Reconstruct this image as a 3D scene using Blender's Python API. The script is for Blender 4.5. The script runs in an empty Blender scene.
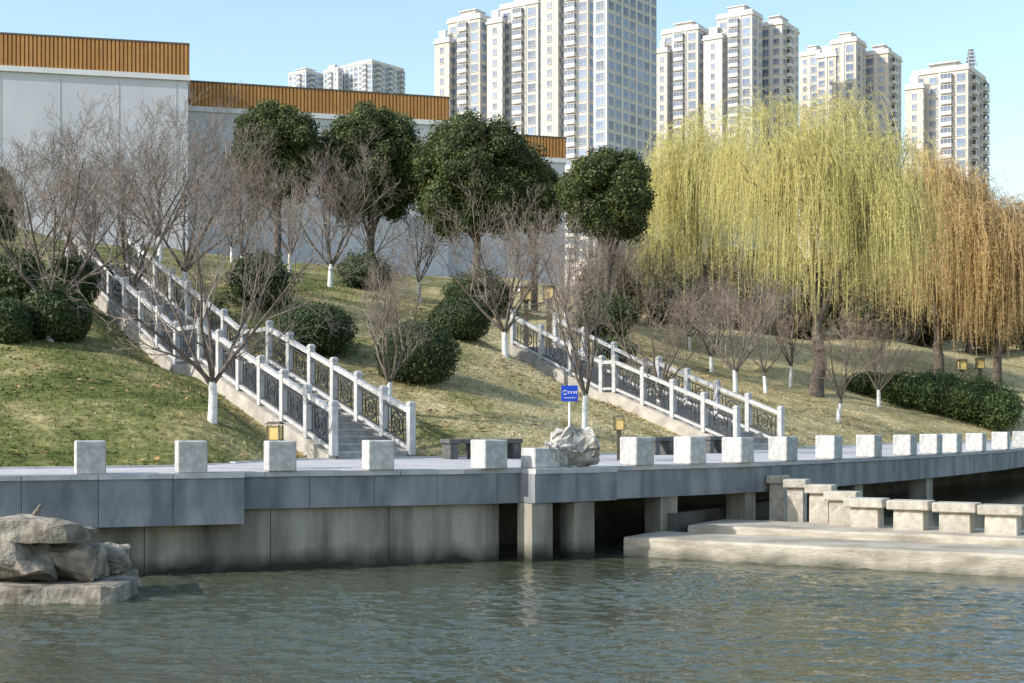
import bpy, bmesh, math, random
import numpy as np
from mathutils import Vector, Matrix, noise
random.seed(7); rng = np.random.default_rng(7)
sc = bpy.context.scene
C = sc.collection
F = 1422.2; HY = 423.0; CZ = 2.45
def px2x(px, d): return (px-512)/F*d
def py2z(py, d): return CZ-(py-HY)/F*d

# ------------------------------------------------------------------ materials
def mk(name, c1, c2=None, rough=.8, scale=4., detail=6., bump=0., bscale=None, coord='obj', spec=.3,
       island=0., objvar=0., stretch=None, lo=.35, hi=.65, metal=0., transl=0., wet=None):
    m = bpy.data.materials.new(name); m.use_nodes = True
    nt = m.node_tree; N = nt.nodes; L = nt.links
    p = N['Principled BSDF']
    p.inputs['Roughness'].default_value = rough
    p.inputs['Metallic'].default_value = metal
    p.inputs['Specular IOR Level'].default_value = spec
    if coord == 'obj':
        co = N.new('ShaderNodeTexCoord').outputs['Object']
    else:
        co = N.new('ShaderNodeNewGeometry').outputs['Position']
    if stretch:
        mp = N.new('ShaderNodeMapping'); mp.inputs['Scale'].default_value = stretch
        L.new(co, mp.inputs['Vector']); co = mp.outputs['Vector']
    nz = N.new('ShaderNodeTexNoise'); nz.inputs['Scale'].default_value = scale; nz.inputs['Detail'].default_value = detail
    L.new(co, nz.inputs['Vector'])
    mr = N.new('ShaderNodeMapRange'); mr.inputs[1].default_value = lo; mr.inputs[2].default_value = hi
    L.new(nz.outputs[0], mr.inputs[0])
    mx = N.new('ShaderNodeMixRGB'); mx.inputs[1].default_value = (*c1, 1); mx.inputs[2].default_value = (*(c2 or c1), 1)
    L.new(mr.outputs[0], mx.inputs[0])
    col = mx.outputs[0]
    if wet is not None:
        g = N.new('ShaderNodeNewGeometry'); sx = N.new('ShaderNodeSeparateXYZ'); L.new(g.outputs['Position'], sx.inputs[0])
        nn = N.new('ShaderNodeTexNoise'); nn.inputs['Scale'].default_value = 1.7; L.new(g.outputs['Position'], nn.inputs['Vector'])
        ma = N.new('ShaderNodeMath'); ma.operation = 'MULTIPLY_ADD'; ma.inputs[1].default_value = -.5
        L.new(nn.outputs[0], ma.inputs[0]); L.new(sx.outputs[2], ma.inputs[2])
        r = N.new('ShaderNodeMapRange'); r.inputs[1].default_value = wet-.25; r.inputs[2].default_value = wet+.1; r.inputs[3].default_value = 1; r.inputs[4].default_value = 0
        L.new(ma.outputs[0], r.inputs[0])
        w2 = N.new('ShaderNodeMixRGB'); w2.inputs[2].default_value = (.035,.037,.025,1); L.new(r.outputs[0], w2.inputs[0]); L.new(col, w2.inputs[1]); col = w2.outputs[0]
    if island:
        g = N.new('ShaderNodeNewGeometry')
        r = N.new('ShaderNodeMapRange'); r.inputs[3].default_value = 1-island; r.inputs[4].default_value = 1+island
        L.new(g.outputs['Random Per Island'], r.inputs[0])
        hs = N.new('ShaderNodeHueSaturation'); L.new(r.outputs[0], hs.inputs['Value']); L.new(col, hs.inputs['Color']); col = hs.outputs[0]
    if objvar:
        g = N.new('ShaderNodeObjectInfo')
        r = N.new('ShaderNodeMapRange'); r.inputs[3].default_value = 1-objvar; r.inputs[4].default_value = 1+objvar
        L.new(g.outputs['Random'], r.inputs[0])
        hs = N.new('ShaderNodeHueSaturation'); L.new(r.outputs[0], hs.inputs['Value']); L.new(col, hs.inputs['Color']); col = hs.outputs[0]
    L.new(col, p.inputs['Base Color'])
    if bump:
        n2 = N.new('ShaderNodeTexNoise'); n2.inputs['Scale'].default_value = bscale or scale*3; n2.inputs['Detail'].default_value = 8
        L.new(co, n2.inputs['Vector'])
        b = N.new('ShaderNodeBump'); b.inputs['Strength'].default_value = bump; b.inputs['Distance'].default_value = .05
        L.new(n2.outputs[0], b.inputs['Height']); L.new(b.outputs[0], p.inputs['Normal'])
    if transl:
        tr = N.new('ShaderNodeBsdfTranslucent'); L.new(col, tr.inputs['Color'])
        ms = N.new('ShaderNodeMixShader'); ms.inputs[0].default_value = transl
        L.new(p.outputs[0], ms.inputs[1]); L.new(tr.outputs[0], ms.inputs[2])
        L.new(ms.outputs[0], N['Material Output'].inputs['Surface'])
    return m

M = {}
M['granite'] = mk('granite', (.56,.54,.51), (.38,.37,.35), .75, 9, bump=.3, bscale=60, objvar=.1)
M['granite_rail'] = mk('granite_rail', (.56,.545,.52), (.42,.41,.40), .75, 6, bump=.2, bscale=50, coord='pos')
M['stringer'] = mk('stair_side_stone', (.54,.49,.42), (.36,.32,.27), .85, 2.2, bump=.3, bscale=30, coord='pos')
M['cladding'] = mk('grey_cladding', (.14,.15,.165), (.27,.275,.28), .6, 1.6, bump=.2, bscale=30, coord='pos', island=.12, stretch=(1.5,1.5,.5))
M['coping'] = mk('coping', (.38,.37,.37), (.50,.48,.46), .75, 2.5, bump=.2, coord='pos', island=.07)
M['concrete'] = mk('stained_concrete', (.39,.35,.285), (.13,.117,.09), .9, 1.2, bump=.5, bscale=14, coord='pos', stretch=(1.6,1.6,.30), island=.08, wet=-.22)
M['concrete_dark'] = mk('shade_dark_concrete', (.12,.11,.09), (.06,.055,.045), .8, 1.5, bump=.4, coord='pos')  # shade under the deck put into the colour; also backs the wall joints
M['weir'] = mk('weir_concrete', (.48,.425,.34), (.27,.235,.18), .9, 1.6, bump=.45, bscale=12, coord='pos', stretch=(.7,.7,2.5), wet=-.40)
M['stone_cap'] = mk('stone_cap', (.52,.47,.39), (.34,.30,.245), .85, 5, bump=.35, objvar=.1)
M['paving'] = mk('paving', (.40,.385,.38), (.50,.48,.47), .85, 1.4, bump=.2, coord='pos')
M['boulder'] = mk('boulder', (.38,.33,.265), (.15,.128,.10), .95, 3.2, bump=.9, bscale=9, objvar=.12)
M['darkstone'] = mk('dark_bench_stone', (.15,.145,.14), (.09,.085,.08), .85, 5, bump=.3)
M['scholar'] = mk('pale_rock', (.56,.53,.48), (.29,.27,.245), .95, 4.5, bump=.8, bscale=12)
M['iron'] = mk('iron', (.045,.046,.05), (.075,.07,.065), .55, 8, coord='pos')
M['step'] = mk('step_stone', (.42,.40,.38), (.30,.29,.28), .85, 5, bump=.3, coord='pos')
M['bark'] = mk('bark', (.10,.078,.062), (.185,.148,.12), .95, 7, bump=.6, bscale=25)
M['twig'] = mk('twig', (.155,.122,.098), (.285,.232,.192), .9, .8, island=.3)
M['twig_red'] = mk('twig_red', (.20,.145,.105), (.30,.23,.175), .9, .8, island=.25)
M['lime'] = mk('limewash', (.78,.77,.74), (.60,.58,.54), .9, 8, bump=.3)
M['leaf_dark'] = mk('evergreen_leaf', (.054,.080,.022), (.108,.130,.036), .6, 1.3, island=.4, spec=.35, transl=.2)
M['leaf_bush'] = mk('bush_leaf', (.038,.062,.019), (.072,.098,.028), .6, 2.5, island=.4, spec=.35, transl=.1)
M['leaf_hedge'] = mk('hedge_leaf', (.070,.115,.030), (.11,.15,.040), .6, 2.5, island=.4, spec=.35, transl=.1)
M['leaf_brown'] = mk('brown_leaf', (.23,.16,.085), (.32,.235,.12), .8, .8, island=.4, transl=.15)
M['leaf_olive'] = mk('olive_leaf', (.15,.14,.055), (.22,.19,.08), .8, .8, island=.4, transl=.15)
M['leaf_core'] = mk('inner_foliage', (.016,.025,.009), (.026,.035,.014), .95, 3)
M['leaf_willow'] = mk('willow_leaf', (.76,.67,.25), (.62,.60,.21), .7, .5, island=.3, transl=.5)
M['leaf_orange'] = mk('orange_leaf', (.74,.51,.20), (.66,.48,.19), .7, .5, island=.3, transl=.45)
M['leaf_rust'] = mk('rust_leaf', (.66,.44,.20), (.58,.40,.19), .8, .5, island=.3, transl=.45)
M['strand'] = mk('willow_twig',(.56,.49,.19),(.46,.40,.17),.8,1,island=.2)
M['strand_o'] = mk('orange_twig',(.52,.37,.18),(.44,.32,.16),.8,1,island=.2)
M['orange'] = mk('orange_slats', (.54,.265,.085), (.47,.23,.075), .6, 2, coord='pos', island=.10)
M['plaster'] = mk('pale_plaster', (.61,.60,.62), (.55,.545,.565), .85, .35, coord='pos', bump=.1)
M['joint'] = mk('plaster_joint', (.48,.475,.49), (.44,.44,.455), .85, .35, coord='pos')
M['white_trim'] = mk('white_trim', (.74,.73,.72), (.68,.67,.66), .7, 1, coord='pos')
M['tower_beige'] = mk('tower_beige', (.60,.535,.465), (.54,.48,.42), .85, .12, coord='pos')
M['tower_white'] = mk('tower_white', (.62,.58,.53), (.56,.525,.485), .85, .12, coord='pos')
M['tower_grey'] = mk('tower_grey', (.54,.54,.56), (.48,.485,.51), .85, .12, coord='pos')
M['tower_tan'] = mk('tower_tan', (.60,.525,.445), (.54,.475,.405), .85, .12, coord='pos')
M['far_pale_haze'] = mk('far_pale_haze', (.60,.61,.64), (.54,.55,.58), .85, .1, coord='pos')  # lightened base colour stands in for haze over the far blocks
M['tower_trim'] = mk('tower_trim', (.66,.63,.60), (.60,.575,.55), .8, .3, coord='pos')
M['glass'] = mk('window_glass', (.11,.16,.245), (.18,.23,.325), .18, .25, coord='pos', spec=.6, objvar=.35, island=.3)  # glass tone lightened, distance haze put into the colour
M['louver'] = mk('dark_louver', (.33,.32,.315), (.40,.39,.38), .8, .6, coord='pos')
M['lantern'] = mk('lantern_panel', (.72,.53,.20), (.62,.45,.16), .5, 8)
M['bronze'] = mk('bronze', (.10,.08,.055), (.15,.12,.08), .5, 8)
M['blue'] = mk('sign_blue', (.015,.06,.50), (.02,.07,.46), .4, 6)
M['sign_white'] = mk('sign_white', (.82,.82,.82), None, .5, 6)
M['feather'] = mk('feather', (.24,.19,.14), (.12,.10,.08), .8, 18)
M['litter'] = mk('dead_leaf',(.36,.22,.095),(.24,.15,.075),.9,3,island=.4)

def grass_mat(name, island):
    m = bpy.data.materials.new(name); m.use_nodes = True
    nt = m.node_tree; N = nt.nodes; L = nt.links; p = N['Principled BSDF']
    p.inputs['Roughness'].default_value = .9; p.inputs['Specular IOR Level'].default_value = .15
    g = N.new('ShaderNodeNewGeometry')
    n1 = N.new('ShaderNodeTexNoise'); n1.inputs['Scale'].default_value = .42; n1.inputs['Detail'].default_value = 9; n1.inputs['Roughness'].default_value = .72
    L.new(g.outputs['Position'], n1.inputs['Vector'])
    sx = N.new('ShaderNodeSeparateXYZ'); L.new(g.outputs['Position'], sx.inputs[0])
    mr = N.new('ShaderNodeMapRange'); mr.inputs[1].default_value = -8; mr.inputs[2].default_value = 1; mr.inputs[3].default_value = -.04; mr.inputs[4].default_value = .18
    L.new(sx.outputs[0], mr.inputs[0])
    ad = N.new('ShaderNodeMath'); L.new(n1.outputs[0], ad.inputs[0]); L.new(mr.outputs[0], ad.inputs[1])
    r = N.new('ShaderNodeValToRGB')
    e = r.color_ramp.elements
    e[0].position = .30; e[0].color = (.060,.085,.019,1)
    e[1].position = .74; e[1].color = (.50,.415,.225,1)
    a = e.new(.44); a.color = (.140,.150,.043,1)
    a = e.new(.57); a.color = (.32,.270,.122,1)
    L.new(ad.outputs[0], r.inputs[0])
    n2 = N.new('ShaderNodeTexNoise'); n2.inputs['Scale'].default_value = 6; n2.inputs['Detail'].default_value = 8
    L.new(g.outputs['Position'], n2.inputs['Vector'])
    m2 = N.new('ShaderNodeMapRange'); m2.inputs[1].default_value = .3; m2.inputs[2].default_value = .7; m2.inputs[3].default_value = .55; m2.inputs[4].default_value = 1.3
    L.new(n2.outputs[0], m2.inputs[0])
    hs = N.new('ShaderNodeHueSaturation'); L.new(m2.outputs[0], hs.inputs['Value']); L.new(r.outputs[0], hs.inputs['Color'])
    col = hs.outputs[0]
    if island:
        q = N.new('ShaderNodeMapRange'); q.inputs[3].default_value = .65; q.inputs[4].default_value = 1.4
        L.new(g.outputs['Random Per Island'], q.inputs[0])
        h2 = N.new('ShaderNodeHueSaturation'); L.new(q.outputs[0], h2.inputs['Value']); L.new(col, h2.inputs['Color']); col = h2.outputs[0]
    else:
        b = N.new('ShaderNodeBump'); b.inputs['Strength'].default_value = .6; b.inputs['Distance'].default_value = .08
        L.new(n2.outputs[0], b.inputs['Height']); L.new(b.outputs[0], p.inputs['Normal'])
    L.new(col, p.inputs['Base Color'])
    return m
M['ground'] = grass_mat('turf', False); M['blade'] = grass_mat('grass_blade', True)

def water_mat():
    m = bpy.data.materials.new('river_water'); m.use_nodes = True
    nt = m.node_tree; N = nt.nodes; L = nt.links; p = N['Principled BSDF']
    p.inputs['Base Color'].default_value = (.058,.066,.042,1)
    p.inputs['Roughness'].default_value = .015; p.inputs['IOR'].default_value = 1.33
    p.inputs['Specular IOR Level'].default_value = .5
    g = N.new('ShaderNodeNewGeometry')
    mp = N.new('ShaderNodeMapping'); mp.inputs['Scale'].default_value = (.8,1.5,1); mp.inputs['Rotation'].default_value = (0,0,.2)
    L.new(g.outputs['Position'], mp.inputs['Vector'])
    n1 = N.new('ShaderNodeTexNoise'); n1.inputs['Scale'].default_value = 9; n1.inputs['Detail'].default_value = 2; n1.inputs['Distortion'].default_value = .6
    L.new(mp.outputs[0], n1.inputs['Vector'])
    b = N.new('ShaderNodeBump'); b.inputs['Strength'].default_value = .2; b.inputs['Distance'].default_value = .04
    L.new(n1.outputs[0], b.inputs['Height']); L.new(b.outputs[0], p.inputs['Normal'])
    return m
M['water'] = water_mat()

# ------------------------------------------------------------------ mesh builder
class MB:
    def __init__(s): s.v = []; s.f = []; s.m = []
    def quad_box(s, pts, mi=0):
        b = len(s.v); s.v += [tuple(p) for p in pts]
        for f in ((3,2,1,0),(4,5,6,7),(0,1,5,4),(1,2,6,5),(2,3,7,6),(3,0,4,7)):
            s.f.append([b+i for i in f]); s.m.append(mi)
        return s
    def box(s, c, d, mi=0, rz=0., taper=1.):
        x,y,z = d[0]/2,d[1]/2,d[2]/2; pts = []
        cs,sn = math.cos(rz),math.sin(rz)
        for zz,t in ((-z,1.),(z,taper)):
            for a,b in ((-x,-y),(x,-y),(x,y),(-x,y)):
                a*=t;b*=t
                pts.append((c[0]+a*cs-b*sn, c[1]+a*sn+b*cs, c[2]+zz))
        return s.quad_box(pts, mi)
    def beam(s, p0, p1, w, h, mi=0):
        p0 = Vector(p0); p1 = Vector(p1); d = (p1-p0); q = Vector((-d.y,d.x,0))
        if q.length < 1e-6: q = Vector((0,1,0))
        q.normalize(); q *= w/2; u = Vector((0,0,h/2))
        if abs(d.x)+abs(d.y) < 1e-6:
            u = Vector((h/2,0,0))
        return s.quad_box([p0-q-u,p1-q-u,p1+q-u,p0+q-u,p0-q+u,p1-q+u,p1+q+u,p0+q+u], mi)
    def loft(s, pts, rad, n=8, mi=0, squash=1.):
        b = len(s.v); pts = [Vector(p) for p in pts]
        for i,p in enumerate(pts):
            d = (pts[min(i+1,len(pts)-1)]-pts[max(i-1,0)]).normalized()
            up = Vector((0,0,1)) if abs(d.z) < .9 else Vector((1,0,0))
            a = d.cross(up).normalized(); c = a.cross(d).normalized()
            for k in range(n):
                t = 2*math.pi*k/n
                s.v.append(tuple(p+a*math.cos(t)*rad[i]*squash+c*math.sin(t)*rad[i]))
        for i in range(len(pts)-1):
            for k in range(n):
                s.f.append([b+i*n+k,b+i*n+(k+1)%n,b+(i+1)*n+(k+1)%n,b+(i+1)*n+k]); s.m.append(mi)
        s.f.append([b+k for k in range(n)][::-1]); s.m.append(mi)
        s.f.append([b+(len(pts)-1)*n+k for k in range(n)]); s.m.append(mi)
        return s
    def mesh(s, name, mats, smooth=False):
        me = bpy.data.meshes.new(name); me.from_pydata(s.v, [], s.f)
        for m in mats: me.materials.append(m)
        if len(mats) > 1: me.polygons.foreach_set('material_index', s.m)
        if smooth: me.polygons.foreach_set('use_smooth', [True]*len(me.polygons))
        me.update(); return me
    def build(s, name, mats, parent=None, loc=(0,0,0), bevel=0., smooth=False):
        if not isinstance(mats,(list,tuple)): mats = [mats]
        me = s.mesh(name, mats, smooth)
        if bevel: bev(me, bevel)
        return link(name, me, parent, loc)
def bev(me, w):
    bm = bmesh.new(); bm.from_mesh(me)
    bmesh.ops.bevel(bm, geom=list(bm.edges), offset=w, segments=1, affect='EDGES', profile=.5)
    bm.to_mesh(me); bm.free()
def link(name, me, parent=None, loc=(0,0,0), rz=0.):
    o = bpy.data.objects.new(name, me); C.objects.link(o)
    o.location = loc; o.rotation_euler = (0,0,rz)
    if parent: o.parent = parent
    return o
def npmesh(name, v, f, mats, mi=None, smooth=False):
    me = bpy.data.meshes.new(name)
    v = np.asarray(v, dtype=np.float32); f = np.asarray(f, dtype=np.int32)
    n,k = f.shape
    me.vertices.add(len(v)); me.vertices.foreach_set('co', v.ravel())
    me.loops.add(n*k); me.loops.foreach_set('vertex_index', f.ravel())
    me.polygons.add(n); me.polygons.foreach_set('loop_start', np.arange(n,dtype=np.int32)*k)
    me.polygons.foreach_set('loop_total', np.full(n,k,dtype=np.int32))
    for m in mats: me.materials.append(m)
    if mi is not None: me.polygons.foreach_set('material_index', np.asarray(mi,dtype=np.int32))
    me.polygons.foreach_set('use_smooth', np.full(n,smooth))
    me.update(calc_edges=True); me.validate()
    return me
def tag(o, label=None, cat=None, group=None, kind=None):
    if label: o['label'] = label
    if cat: o['category'] = cat
    if group: o['group'] = group
    if kind: o['kind'] = kind
    return o
def thing(name, label, cat, loc=(0,0,0), rz=0., group=None):
    o = bpy.data.objects.new(name, None); C.objects.link(o); o.empty_display_size = .2
    o.location = loc; o.rotation_euler = (0,0,rz)
    return tag(o, label, cat, group)
def dup(root, loc, rz=0., scale=1., label=None, group=None):
    r = root.copy(); C.objects.link(r); r.location = loc; r.rotation_euler = (0,0,rz)
    r.scale = (scale,)*3 if not isinstance(scale,(tuple,list)) else scale
    if label: r['label'] = label
    if group: r['group'] = group
    for ch in list(root.children):
        c = ch.copy(); C.objects.link(c); c.parent = r
        for g in list(ch.children):
            d = g.copy(); C.objects.link(d); d.parent = c
    return r

# ------------------------------------------------------------------ the edge of the promenade and the terrain
E = np.array([(-60,4.9),(-14,22.6),(-7.45,25.1),(-4.95,26.06),(-0.43,27.8),(0.16,28.2),(1.9,29.4),(5.13,32),(7.9,35.2),(10.6,38.8),(13.6,43.2),(16.6,48),(19.0,52.3),(23.5,57.5),(40,70),(110,112),(400,260),(1200,600)], float)
def sraw(X, Y):
    X = np.asarray(X,float); Y = np.asarray(Y,float)
    best = np.full(np.broadcast(X,Y).shape, 1e9); out = best.copy()
    for (ax,ay),(bx,by) in zip(E[:-1],E[1:]):
        dx,dy = bx-ax,by-ay; l2 = dx*dx+dy*dy
        t = np.clip(((X-ax)*dx+(Y-ay)*dy)/l2,0,1)
        d = np.hypot(X-ax-t*dx, Y-ay-t*dy); c = dx*(Y-ay)-dy*(X-ax)
        u = d < best; best = np.where(u,d,best); out = np.where(u,np.sign(c)*d,out)
    return out
def narrow(X): return 2.5*np.clip((-4.3-np.asarray(X,float))/2.4,0,1)   # the promenade is narrower at left
def sdist(X, Y):
    s = sraw(X,Y); k = np.clip((15-s)/10,0,1)
    return s+narrow(X)*np.where(s > 0,k,0)
STAIRS = []
def add_stair(B, T, zb, zt, f0, f1, zm):
    B = Vector(B); T = Vector(T); L = (T-B).length; d = (T-B)/L
    nodes = [(0,zb),(L*f0,zm),(L*f1,zm),(L,zt)]
    STAIRS.append(dict(B=B,d=d,L=L,nodes=nodes,rz=math.atan2(d.y,d.x)))
add_stair((-3.1,31.7),(-13.8,47.4),1.66,7.6,.40,.49,3.95)
add_stair((7.3,42.0),(0.8,50.0),1.68,5.1,.50,.56,3.35)
def sh(S, x): return np.interp(x,[n[0] for n in S['nodes']],[n[1] for n in S['nodes']])
def zter(X, Y):
    X = np.asarray(X,float); Y = np.asarray(Y,float)
    s = sdist(X,Y)
    lowz = .06*narrow(X)/2.5
    z = np.interp(s,[4.0,4.45,4.8,20,50,400,3000],[1.2,1.45,1.70,6.75,12.6,13.,13.])-lowz*np.clip((9-s)/4,0,1)
    k = np.clip((s-6)/6,0,1)
    z = z+k*(.16*np.sin(X*.45+Y*.2)+.12*np.sin(X*.21-Y*.37+1)+.08*np.sin(X*.9+Y*.7))
    for S in STAIRS:
        B,d,L = S['B'],S['d'],S['L']
        t = (X-B.x)*d.x+(Y-B.y)*d.y; n = np.abs(-(X-B.x)*d.y+(Y-B.y)*d.x)
        over = np.maximum(np.maximum(-t-0.2,t-L-1),0)
        w = np.clip((2.7-np.hypot(np.maximum(n,0),over))/1.5,0,1)
        z = z*(1-w)+(sh(S,t)-.3)*w
    return np.where(s < 4.0, -1.6, z)
DD = np.arange(24,260,.05)
def at(px, py):
    X = (px-512)/F*DD; Z = CZ-(py-HY)/F*DD
    hit = np.nonzero(Z <= zter(X,DD))[0]
    i = hit[0] if len(hit) else len(DD)-1
    return Vector((X[i],DD[i],float(zter(X[i],DD[i]))))
def at_d(px, d): return Vector((px2x(px,d),d,float(zter(px2x(px,d),d))))
def edge_at(px, s):
    d2 = np.arange(15,120,.02); X = (px-512)/F*d2
    i = np.nonzero(sraw(X,d2) >= s)[0][0]
    return Vector((X[i],d2[i],0))
def edge_dir(p):
    b = None
    for (ax,ay),(bx,by) in zip(E[:-1],E[1:]):
        dx,dy = bx-ax,by-ay; t = max(0,min(1,((p.x-ax)*dx+(p.y-ay)*dy)/(dx*dx+dy*dy)))
        q = math.hypot(p.x-ax-t*dx,p.y-ay-t*dy)
        if b is None or q < b[0]: b = (q,math.atan2(dy,dx))
    return b[1]

xs = np.concatenate([[-3000,-1500,-700,-300,-150,-80],np.arange(-45,-20,.5),np.arange(-20,24,.25),np.arange(24,70.1,.5),[80,100,150,300,700,1500,3000]])
ys = np.concatenate([[-1500,-500,-150,-40,0],np.arange(14,20,.5),np.arange(20,60,.25),np.arange(60,110.1,.5),[115,125,140,170,220,300,450,800,1500,3500]])
GX,GY = np.meshgrid(xs,ys)
GZ = zter(GX.ravel(),GY.ravel())
def gridfaces(nx,ny):
    i = (np.arange(ny-1)[:,None]*nx+np.arange(nx-1)[None,:]).ravel()
    return np.stack([i,i+1,i+1+nx,i+nx],1)
me = npmesh('hillside',np.stack([GX.ravel(),GY.ravel(),GZ],1),gridfaces(len(xs),len(ys)),[M['ground']],smooth=True)
tag(link('hillside',me),kind='structure')

# grass and fallen leaves
n = 260000
X = rng.uniform(-22,34,n); Y = rng.uniform(25,78,n); s = sdist(X,Y)
pxx = 512+F*X/Y
ok = (s > 4.72)&(s < 34)&(pxx > -30)&(pxx < 1054)&(rng.random(n) < np.clip((70-Y)/30,.25,1))
for S in STAIRS:
    B,d,L = S['B'],S['d'],S['L']
    t = (X-B.x)*d.x+(Y-B.y)*d.y; q = np.abs(-(X-B.x)*d.y+(Y-B.y)*d.x)
    ok &= ~((q < 1.25)&(t > -.3)&(t < L+.8))
X,Y = X[ok],Y[ok]; Z = zter(X,Y); n = len(X)
a = rng.uniform(0,2*np.pi,n); h = rng.uniform(.03,.09,n); w = rng.uniform(.010,.026,n)
la = rng.uniform(0,2*np.pi,n); ll = rng.uniform(0,.07,n)
P = np.stack([X,Y,Z-.01],1); D = np.stack([np.cos(a),np.sin(a),0*a],1)*w[:,None]
Tp = P+np.stack([np.cos(la)*ll,np.sin(la)*ll,h],1)
V = np.stack([P-D,P+D,Tp],1).reshape(-1,3)
tag(link('grass',npmesh('grass',V,np.arange(3*n).reshape(-1,3),[M['blade']])),'short half dry winter grass on the hillside','grass',kind='stuff')
n = 22000
X = rng.uniform(-20,26,n); Y = rng.uniform(26,62,n); s = sdist(X,Y); ok = (s > 4.8)&(s < 26)&(np.sin(X*.7+Y*.3)+np.sin(Y*.9-X*.4)+rng.normal(size=n) > .2)
X,Y = X[ok],Y[ok]; Z = zter(X,Y)+.06; n = len(X)
A = rng.normal(size=(n,3))*.045; B_ = rng.normal(size=(n,3))*.045; A[:,2]*=.3; B_[:,2]*=.3
P = np.stack([X,Y,Z],1)
V = np.stack([P-A,P+B_,P+A,P-B_],1).reshape(-1,3)
tag(link('fallen_leaves',npmesh('fallen_leaves',V,np.arange(4*n).reshape(-1,4),[M['litter']])),'brown fallen leaves scattered over the grass','leaves',kind='stuff')

# ------------------------------------------------------------------ river
xs = np.concatenate([[-300,-120,-50,-25,-15],np.arange(-12.5,12.51,.04),[15,25,60,300]])
ys = np.concatenate([[-200,-60,0,8],np.arange(11.5,32,.04),[35,45,70,120,400]])
GX,GY = np.meshgrid(xs,ys); x = GX.ravel(); y = GY.ravel(); z = np.zeros_like(x)
for i in range(70):
    lam = .14*(6.5**(rng.random()**1.3)); th = rng.normal(1.35,.6); k = 2*np.pi/lam
    z += .0041*lam**.95*np.sin(k*(x*np.cos(th)+y*np.sin(th))+rng.uniform(0,6.28)+1.3*np.sin(x*.9*rng.random()+y*.7*rng.random()+i))
mod = .5+.5*np.sin(x*.35+y*.5+np.sin(y*.33)*1.4)*np.sin(y*.41-x*.22)
z *= .5+1.0*np.clip(mod,0,1)
inside = (x > -13)&(x < 13)&(y > 11)&(y < 32.2)
z = np.where(inside,z,0)-.27
tag(link('river',npmesh('river',np.stack([x,y,z],1),gridfaces(len(xs),len(ys)),[M['water']],smooth=True)),kind='structure')
W0 = Vector((2.25,29.0)); Wt = Vector((.86,-.51)); Wn = Vector((.51,.86))
def W(t,n,z): p = W0+Wt*t+Wn*n; return (p.x,p.y,z)
pool = MB(); pool.v = [W(.2,2.6,.15),W(70,2.6,.15),W(70,120,.15),W(.2,120,.15)]; pool.f = [[0,1,2,3]]; pool.m = [0]
tag(pool.build('weir_pool',M['water']),kind='structure')

# ------------------------------------------------------------------ embankment
def sub(pa, pb):
    def pt(xv):
        for (ax,ay),(bx,by) in zip(E[:-1],E[1:]):
            if ax <= xv <= bx: return (xv,ay+(by-ay)*(xv-ax)/(bx-ax))
    return [pt(pa)]+[tuple(e) for e in E if pa+.02 < e[0] < pb-.02]+[pt(pb)]
def normals(pts):
    out = []
    for i in range(len(pts)):
        a = Vector(pts[max(i-1,0)]); b = Vector(pts[min(i+1,len(pts)-1)]); d = (b-a).normalized(); out.append(Vector((-d.y,d.x)))
    return out
def resample(pts, step):
    P = [Vector(p) for p in pts]; L = [0]
    for a,b in zip(P[:-1],P[1:]): L.append(L[-1]+(b-a).length)
    n = max(1,round(L[-1]/step)); q = np.linspace(0,L[-1],n+1)
    return [(float(np.interp(t,L,[p.x for p in P])),float(np.interp(t,L,[p.y for p in P]))) for t in q]
def ribbon(mb, pts, s0, s1, z0, z1, z1b=None, gap=0., mi=0):
    N = normals(pts); z1b = z1 if z1b is None else z1b
    for i in range(len(pts)-1):
        a,b = Vector(pts[i]),Vector(pts[i+1]); na,nb = N[i],N[i+1]; d = (b-a).normalized()*gap/2
        a1 = a+d; b1 = b-d; zz = z1[i] if isinstance(z1,list) else z1; zb = z1b[i] if isinstance(z1b,list) else z1b
        A0,B0,A1,B1 = a1+na*s0,b1+nb*s0,a1+na*s1,b1+nb*s1
        mb.quad_box([(*A0,z0),(*B0,z0),(*B1,z0),(*A1,z0),(*A0,zz),(*B0,zz),(*B1,zb),(*A1,zb)],mi)
    return mb
XR = 60
full = resample(sub(-30,XR),1.3)
tag(ribbon(MB(),full,.42,4.5,1.10,1.55,1.66).build('promenade',M['paving']),kind='structure')
kp = []; kz = []
for p,nn in zip(full,normals(full)):
    off = 4.505
    for _ in range(8):
        q = Vector(p)+nn*off; off = 4.505-float(narrow(q.x))
    kp.append(tuple(Vector(p)+nn*off)); kz.append(1.55+.11*(off-.42)/4.08+.035)
kerb = MB(); ribbon(kerb,kp,0,.17,1.2,kz,gap=.012)
tag(kerb.build('kerb',M['granite_rail']),kind='structure')
emb = thing('embankment_wall','long grey clad river wall carrying the promenade on concrete and square piers','wall')
cop = MB(); ribbon(cop,full,-.04,.415,1.46,1.556,gap=.012); cop.build('coping',M['coping'],emb)
cl = MB(); ribbon(cl,resample(sub(-4.94,XR),1.25),0,.4,.87,1.455,gap=.010); cl.build('cladding',M['cladding'],emb)
cl = MB(); ribbon(cl,resample(sub(-30,-4.95),1.25),-.28,.4,.62,1.455,gap=.010); cl.build('cladding',M['cladding'],emb)
cl = MB(); ribbon(cl,resample(sub(-30,-4.95),1.25),-.31,-.05,1.458,1.552,gap=.012); cl.build('coping',M['coping'],emb)
cl = MB(); ribbon(cl,[(0.16,28.2),(1.0,28.78),(1.85,29.37)],-.5,-.005,.88,1.45,gap=.006)
ribbon(cl,[(0.16,28.2),(1.0,28.78),(1.85,29.37)],-.53,-.05,1.452,1.553,gap=.01,mi=1); cl.build('platform',[M['cladding'],M['coping']],emb)
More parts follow.
